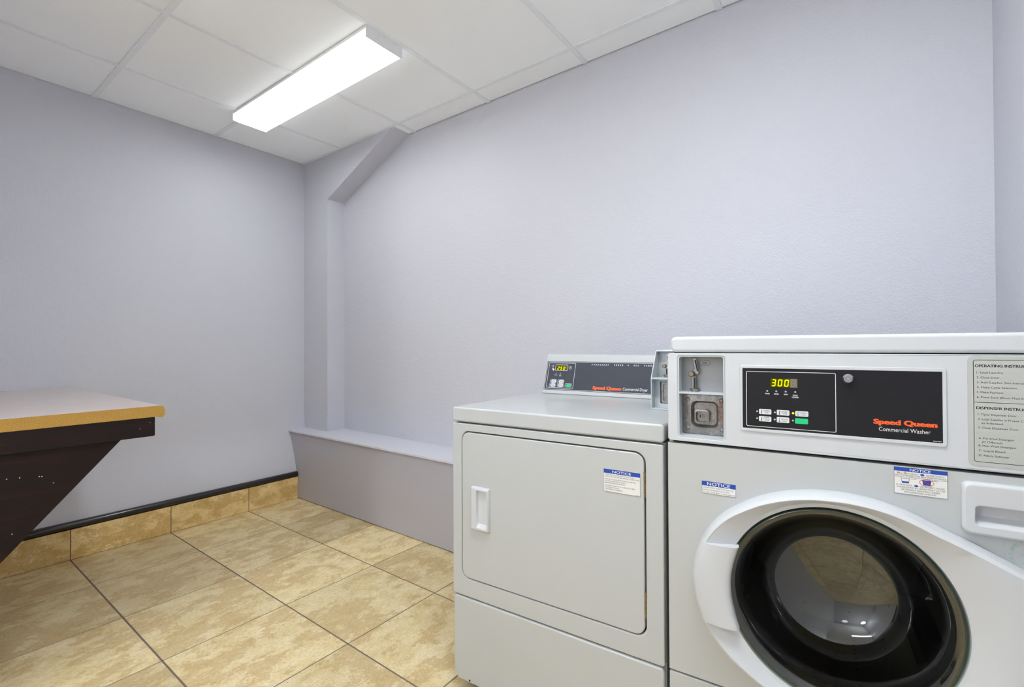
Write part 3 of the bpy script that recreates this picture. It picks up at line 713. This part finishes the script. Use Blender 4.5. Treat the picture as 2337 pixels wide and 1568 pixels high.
# grip on the left of the door, lapping over the glass edge
bm = new(); rows = []
NZ, HZ = 24, 0.0885
def out_s(dz):
    lo, hi = 150.0, 180.0
    best = min((abs(sm(d_ / 4) * math.sin(math.radians(d_ / 4)) - abs(dz)), d_ / 4) for d_ in range(560, 721))
    d_ = best[1]; return CX + sm(d_) * math.cos(math.radians(d_))
for j in range(NZ + 1):
    dz = -HZ + 2 * HZ * j / NZ; e = abs(dz) / HZ
    so = out_s(dz) + 0.001; si = CX - math.sqrt(0.193 ** 2 - dz * dz) - 0.004 * e ** 4
    row = []
    for u, t in ((0, 0.001), (0.0, -0.014), (0.012, -0.032), (0.06, -0.046), (0.16, -0.0505), (0.35, -0.0530), (0.6, -0.0535), (0.85, -0.0510), (0.95, -0.0480), (1.0, -0.042), (0.985, -0.022)):
        row.append(bm.verts.new((so + (si - so) * u, t, CZ + dz * (1 + 0.03 * u))))
    rows.append(row)
for A, B in zip(rows, rows[1:]):
    for i in range(len(A) - 1): bm.faces.new((A[i], A[i + 1], B[i + 1], B[i]))
bm.faces.new(rows[0]); bm.faces.new(rows[-1][::-1])
build('door_handle', bm, M['white2'], door, smooth=50)
bm = new(); revolve(bm, [(0.2005, -0.016), (0.2005, -0.026), (0.1990, -0.0285), (0.1965, -0.0290), (0.1945, -0.0285)], DC, 128)
tag(build('glass_edge', bm, M['glassrim'], door, smooth=60), 'green tinted glass edge')
bm = new(); revolve(bm, [(0.1965, -0.0285), (0.192, -0.0280), (0.187, -0.024), (0.181, -0.016), (0.175, -0.004), (0.169, 0.012), (0.163, 0.032), (0.156, 0.054), (0.147, 0.076), (0.134, 0.096), (0.116, 0.112), (0.094, 0.123), (0.070, 0.130), (0.045, 0.134), (0.02, 0.136), (0, 0.1365)], DC, 128)
tag(build('glass_bowl', bm, M['glass'], door, smooth=60), 'dark domed glass window')
bm = new(); revolve(bm, [(0.2, -0.014), (0.188, -0.010), (0.184, 0.005), (0.182, 0.014), (0.19, 0.024), (0.208, 0.032), (0.225, 0.045)], DC, 96)
build('door_gasket', bm, M['rubber'], wa, smooth=50)
bm = new(); revolve(bm, [(0.205, 0.04), (0.225, 0.05), (0.252, 0.075), (0.252, 0.44), (0.22, 0.47), (0.10, 0.475), (0, 0.475)], DC, 96)
for k in range(3):
    a = math.radians(200 + 120 * k); ca, sa_ = math.cos(a), math.sin(a)
    def P(r, w, t): return (CX + r * ca - w * sa_, t, CZ + r * sa_ + w * ca)
    v = [bm.verts.new(P(*q)) for q in ((0.252, -0.035, 0.09), (0.252, 0.035, 0.09), (0.20, 0.010, 0.10), (0.20, -0.010, 0.10), (0.252, -0.035, 0.43), (0.252, 0.035, 0.43), (0.20, 0.010, 0.42), (0.20, -0.010, 0.42))]
    for f in ((0, 1, 2, 3), (4, 7, 6, 5), (0, 3, 7, 4), (1, 5, 6, 2), (3, 2, 6, 7)): bm.faces.new([v[i] for i in f])
tag(build('wash_drum', bm, M['drum'], wa, smooth=35), 'perforated steel drum behind the glass')

# ------------------------------------------------------------------ dryer
dr = empty('clothes_dryer', (-1.0723, 1.1178, 0), 0.0654)
tag(dr, 'white coin dryer with square door and rear control console, left of the washer', 'clothes dryer')
DW = 0.679
bm = new(); box(bm, 0.001, DW - 0.001, 0.021, 0.680, 0.030, 0.868); build('cabinet', bm, M['white'], dr, bevel=0.002)
bm = new(); box(bm, 0.014, DW - 0.014, 0.0195, 0.0208, 0.29, 0.866); build('seam_backing', bm, M['dark'], dr)
for sx in (0.05, DW - 0.05):
    for ty in (0.07, 0.63):
        bm = new(); revolve(bm, [(0, 0), (0.02, 0), (0.022, 0.012), (0.01, 0.016), (0.01, 0.032), (0, 0.032)], (sx, ty), 20, 'z'); build('foot', bm, M['rubber'], dr, smooth=40)
# top panel
bm = new(); prism(bm, rr(-0.001, DW + 0.001, 0.8705, 0.9165, 0.009, 6), 0.0, 0.680); build('top_panel', bm, M['white'], dr, bevel=0.006, segs=4)
# front panel with the door opening
bm = new(); ringplate(bm, rr(0.002, DW - 0.001, 0.3155, 0.8655, 0.006, 8), rr(0.0385, 0.6335, 0.3735, 0.8420, 0.030, 8), 0.0, 0.019, 0.019)
build('front_panel', bm, M['white'], dr, bevel=0.004)
bm = new()
pts = [(0.020, 0.044), (DW - 0.020, 0.044), (DW - 0.004, 0.062), (DW - 0.002, 0.30), (DW - 0.005, 0.3115), (0.007, 0.3115), (0.004, 0.30), (0.0045, 0.075)]
prism(bm, pts, 0.0, 0.022); kp = build('kick_panel', bm, M['white'], dr, bevel=0.006, segs=4)
bm = new(); revolve(bm, [(0, -0.001), (0.003, -0.001), (0.0035, 0.001)], (0.0685, 0.0535), 16); tag(build('screw', bm, M['dark'], kp), 'dark screw head')
# door
bm = new(); prism(bm, rr(0.0415, 0.6298, 0.3770, 0.8385, 0.026, 8), -0.0015, 0.0185); dd = build('door', bm, M['white'], dr, bevel=0.003)
bm = new()
lo = [rr(0.0815, 0.1515, 0.5375, 0.6730, 0.004, 4), rr(0.0825, 0.1505, 0.5390, 0.6715, 0.004, 4), rr(0.0870, 0.1480, 0.5430, 0.6680, 0.004, 4), rr(0.1045, 0.1450, 0.5480, 0.6640, 0.006, 4), rr(0.1085, 0.1430, 0.5600, 0.6610, 0.005, 4)]
ts = [-0.0015, -0.009, -0.0125, -0.0125, -0.0035 + 0.0]
L = [[bm.verts.new((p[0], t, p[1])) for p in pts] for pts, t in zip(lo, ts)]
for A, B in zip(L, L[1:]):
    for i in range(len(A)): bm.faces.new((A[i], A[(i + 1) % len(A)], B[(i + 1) % len(A)], B[i]))
bm.faces.new(L[-1]); build('door_handle', bm, M['white2'], dd, bevel=0.0015)
for z0_, z1_ in ((0.7259, 0.7926), (0.4227, 0.4892)):
    bm = new(); box(bm, 0.6290, 0.6345, 0.004, 0.018, z0_, z1_)
    for k in range(5):
        h_ = (z1_ - z0_) / 5; revolve(bm, [(0, z0_ + k * h_ + 0.0004), (0.0027, z0_ + k * h_ + 0.0004), (0.0027, z0_ + (k + 1) * h_ - 0.0004), (0, z0_ + (k + 1) * h_ - 0.0004)], (0.6310, 0.0018), 14, 'z')
    tag(build('hinge', bm, M['brass'], dd, smooth=40), 'aged brass hinge')
s0, s1 = 0.5228, 0.6208
st, bm = notice(dd, s0, s1, 0.7285, 0.7878, 0.7768, 'NOTICE', 0.0500, 0.0066,
    [(s0 + 0.004, 0.7722, 0.0030, 0.078, 'WHEN DISCARDING OR STORING YOUR', 0.0, 'l'), (s0 + 0.004, 0.7672, 0.0033, 0.092, 'OLD CLOTHES DRYER, REMOVE THE DOOR.', 0.0, 'l'),
     (s0 + 0.004, 0.7602, 0.0030, 0.083, 'LORSQUE VOUS ENTREPOSEZ OU METTEZ', 0.0, 'l'), (s0 + 0.004, 0.7555, 0.0030, 0.058, 'VOTRE SECHEUSE AU REBUT,', 0.0, 'l'), (s0 + 0.004, 0.7504, 0.0034, 0.054, 'ENLEVEZ EN LA PORTE.', 0.006, 'l'),
     (s0 + 0.004, 0.7436, 0.0030, 0.080, 'CUANDO DESECHE O GUARDE SU VIEJO', 0.0, 'l'), (s0 + 0.004, 0.7388, 0.0030, 0.039, 'SECADOR DE ROPA,', 0.0, 'l'), (s0 + 0.004, 0.7338, 0.0034, 0.048, 'QUITELE LA PUERTA.', 0.006, 'l')],
    -0.0024, 'blue and white three language door notice', '503299')
build('sticker_text', bm, M['ink'], st)
# rear console
P1, P2 = Vector((0.532, 0.921)), Vector((0.580, 1.070)); V = (P2 - P1).normalized(); NRM = Vector((V.y, -V.x)) * -1  # NRM points backwards
bm = new()
prism(bm, [(0.5307, 0.9170), (P1.x, P1.y), (P2.x, P2.y), (P2.x + 0.0035, P2.y + 0.0060), (0.592, 1.0785), (0.672, 1.0785), (0.680, 1.0705), (0.680, 0.9170)], 0.0385, 0.576 + 0.075, 'x')
dc = build('control_console', bm, M['white'], dr, bevel=0.003)
ang = math.atan2(V.x, V.y)
cpd_e = None
def tilt(bm):
    """take flat artwork drawn in (s, t, v) onto the slanted console face"""
    for v_ in bm.verts:
        s_, t_, h_ = v_.co
        v_.co = (s_, P1.x + V.x * h_ + V.y * t_, P1.y + V.y * h_ - V.x * t_)
    return bm
bm = new(); box(bm, 0.0445, 0.574, -0.0010, 0.0008, 0.0118, 0.1340)
pd = tag(build('control_panel', tilt(bm), M['black2'], dr), 'dark slate control panel with dryer lettering')
t = -0.0012
bm = new(); outline(bm, 0.0470, 0.572, 0.0138, 0.1318, 0.002, 0.0012, t); outline(bm, 0.0550, 0.1768, 0.0203, 0.1270, 0.004, 0.0013, t)
outline(bm, 0.0858, 0.1430, 0.0938, 0.1190, 0.003, 0.0011, t); circ_ring(bm, 0.1541, 0.1068, 0.0062, 0.0009, t); line(bm, 0.1541, 0.1068, 0.1541, 0.1108, 0.0008, t); line(bm, 0.1541, 0.1068, 0.1572, 0.1068, 0.0008, t); disc(bm, 0.1541, 0.1068, 0.0012, t)
line(bm, 0.063, 0.1130, 0.071, 0.1130, 0.0008, t); line(bm, 0.070, 0.1130, 0.0765, 0.1185, 0.0008, t); line(bm, 0.0765, 0.1185, 0.0755, 0.1066, 0.0008, t); line(bm, 0.0755, 0.1066, 0.070, 0.1130, 0.0008, t)
flat(bm, [(0.0715, 0.1025), (0.0760, 0.1030), (0.0815, 0.1000), (0.0812, 0.0945), (0.0780, 0.0925), (0.0745, 0.0960)], t)
disc(bm, 0.0926, 0.0826, 0.0016, t); disc(bm, 0.1128, 0.0826, 0.0016, t)
text(bm, 'DRYING', 0.0926, 0.0735, 0.0028, 0.0130, t, 0.01, 'c'); text(bm, 'COOL', 0.1125, 0.0740, 0.0028, 0.0098, t, 0.01, 'c'); text(bm, 'DOWN', 0.1125, 0.0698, 0.0028, 0.0105, t, 0.01, 'c')
for a_, w_, s_ in ((0.2440, 0.0760, 'PERMANENT'), (0.3375, 0.0400, 'PRESS'), (0.4146, 0.0240, 'ALL'), (0.4548, 0.0560, 'FABRICS')):
    n_ = len(s_)
    for i, ch in enumerate(s_): text(bm, ch, a_ + w_ * (i + 0.5) / n_, 0.1193, 0.0054, 0.0044, t, 0.035, 'c', 0.25)
disc(bm, 0.3957, 0.1220, 0.0020, t)
text(bm, 'Commercial Dryer', 0.3835, 0.0232, 0.0118, 0.0958, t, 0.0)
build('white_printing', tilt(bm), M['wink'], pd)
bm = new(); heavy(bm, 'Speed', 0.2612, 0.0224, 0.0130, 0.0520, t, 0.10, 4, 0.025); heavy(bm, 'Queen', 0.3182, 0.0224, 0.0130, 0.0598, t, 0.10, 4, 0.025); build('orange_lettering', tilt(bm), M['orange'], pd)
bm = new(); flat(bm, rr(0.0870, 0.1418, 0.0950, 0.1178, 0.002), t); build('display', tilt(bm), M['display'], pd)
bm = new(); flat(bm, rr(0.0905, 0.1345, 0.0962, 0.1125, 0.002), t - 0.0001); build('display_glow', tilt(bm), M['olive'], pd)
bm = new()
for i, ch in enumerate('250'): seven(bm, ch, 0.0950 + i * 0.0130, 0.0980, 0.0085, 0.0125, t - 0.0003, 0.17, 0.2)
build('lit_digits', tilt(bm), M['seg'], pd)
for cx_, cz_, g_ in ((0.0848, 0.0482, 0), (0.1195, 0.0478, 0), (0.0830, 0.0315, 0), (0.1192, 0.0320, 0), (0.1550, 0.0327, 1)):
    bm = new(); outline(bm, cx_ - 0.0150, cx_ + 0.0145, cz_ - 0.0076, cz_ + 0.0076, 0.003, 0.0008, t)
    for dz in (-0.003, 0.003): line(bm, cx_ - 0.0135, cz_ + dz, cx_ - 0.0105, cz_, 0.0007, t)
    build('key_outline', tilt(bm), M['wink'], pd)
    bm = new(); prism(bm, rr(cx_ - 0.0090, cx_ + 0.0125, cz_ - 0.0062, cz_ + 0.0062, 0.005), t - 0.0005, t)
    build('start_button' if g_ else 'cycle_button', tilt(bm), M['green'] if g_ else M['key'], pd)
    if not g_:
        bm = new(); outline(bm, cx_ - 0.0045, cx_ + 0.0020, cz_ - 0.0030, cz_ + 0.0030, 0.0006, 0.0009, t - 0.0006); line(bm, cx_ - 0.0035, cz_, cx_ + 0.001, cz_, 0.0008, t - 0.0006)
        line(bm, cx_ + 0.0068, cz_ - 0.0015, cx_ + 0.0068, cz_ + 0.0035, 0.0013, t - 0.0006); disc(bm, cx_ + 0.0068, cz_ - 0.0020, 0.0017, t - 0.0006, 12)
        build('key_legend', tilt(bm), M['ink'], pd)
# coin box at the right of the console: slanted upper front, two recesses
bs0, bs1 = 0.573, 0.678
sidep = [(0.258, 0.9172), (0.258, 1.0140), (0.315, 1.0985), (0.520, 1.0985), (0.680, 1.0800), (0.680, 0.9172)]
bm = new()
prism(bm, sidep, bs0, bs0 + 0.0022, 'x'); prism(bm, sidep, bs1 - 0.0022, bs1, 'x')
i0, i1 = bs0 + 0.0022, bs1 - 0.0022
box(bm, i0, i1, 0.262, 0.68, 0.9172, 0.9215)                         # floor
box(bm, i0, i1, 0.258, 0.300, 1.0100, 1.0145)                        # shelf between recesses
prism(bm, [(0.3130, 1.0945), (0.3155, 1.0985), (0.52, 1.0985), (0.68, 1.08), (0.68, 1.076), (0.52, 1.0945)], i0, i1, 'x')   # top
box(bm, i0, i1, 0.335, 0.340, 0.9215, 1.0960)                        # back plate
bx = tag(build('coin_box', bm, M['meter'], dr), 'pale blue grey coin meter box')
bm = new(); ringplate(bm, rr(i0, i1, 0.9215, 1.0100, 0.002, 4), rr(i0 + 0.016, i1 - 0.012, 0.9330, 1.0010, 0.003, 4), 0.292, 0.300, 0.308); build('vault_frame', bm, M['meter'], bx)
bm = new(); box(bm, i0 + 0.016, i1 - 0.012, 0.308, 0.312, 0.9330, 1.0010); ringplate(bm, rr(i0 + 0.018, i1 - 0.014, 0.9350, 0.9990, 0.003, 4), rr(i0 + 0.024, i1 - 0.02, 0.9410, 0.9930, 0.003, 4), 0.300, 0.308, 0.3045); box(bm, i0 + 0.024, i1 - 0.02, 0.3045, 0.306, 0.9410, 0.9930)
tag(build('coin_vault', bm, M['galv2'], bx), 'speckled galvanised steel vault door')
coin_lever(bx, 0.6035, 1.0490, 0.300, 0.92, 1.0145)

# ------------------------------------------------------------------ camera
f, sy, yaw, pitch, roll = 1073.39, -3.39, 0.6376, 0.0081, -0.0043
cyw, syw = math.cos(yaw), math.sin(yaw)
F = Vector((-syw, cyw, 0)); Rr = Vector((cyw, syw, 0)); U = Vector((0, 0, 1))
F2 = F * math.cos(pitch) + U * math.sin(pitch); U2 = U * math.cos(pitch) - F * math.sin(pitch)
R3 = Rr * math.cos(roll) + U2 * math.sin(roll); U3 = U2 * math.cos(roll) - Rr * math.sin(roll)
cam = bpy.data.cameras.new('camera'); co = bpy.data.objects.new('camera', cam); COL.objects.link(co)
m = Matrix.Identity(4)
for i in range(3): m[i][0], m[i][1], m[i][2] = R3[i], U3[i], -F2[i]
m[0][3], m[1][3], m[2][3] = 0, 0, 1.114
co.matrix_world = m
cam.sensor_fit = 'HORIZONTAL'; cam.sensor_width = 36; cam.lens = f * 36 / 2337; cam.shift_y = sy / 2337; cam.clip_start = 0.02
S.camera = co

w = bpy.data.worlds.new('world'); S.world = w; w.use_nodes = True
w.node_tree.nodes['Background'].inputs[0].default_value = (0.8, 0.85, 1, 1); w.node_tree.nodes['Background'].inputs[1].default_value = 0.3
S.view_settings.view_transform = 'Standard'; S.view_settings.look = 'None'; S.view_settings.gamma = 1
S.view_settings.use_curve_mapping = False; S.view_settings.exposure = 0.82
S.cycles.max_bounces = 16; S.cycles.diffuse_bounces = 10; S.cycles.glossy_bounces = 6; S.cycles.transparent_max_bounces = 12
S.cycles.caustics_reflective = False; S.cycles.caustics_refractive = False
S.cycles.sample_clamp_indirect = 4
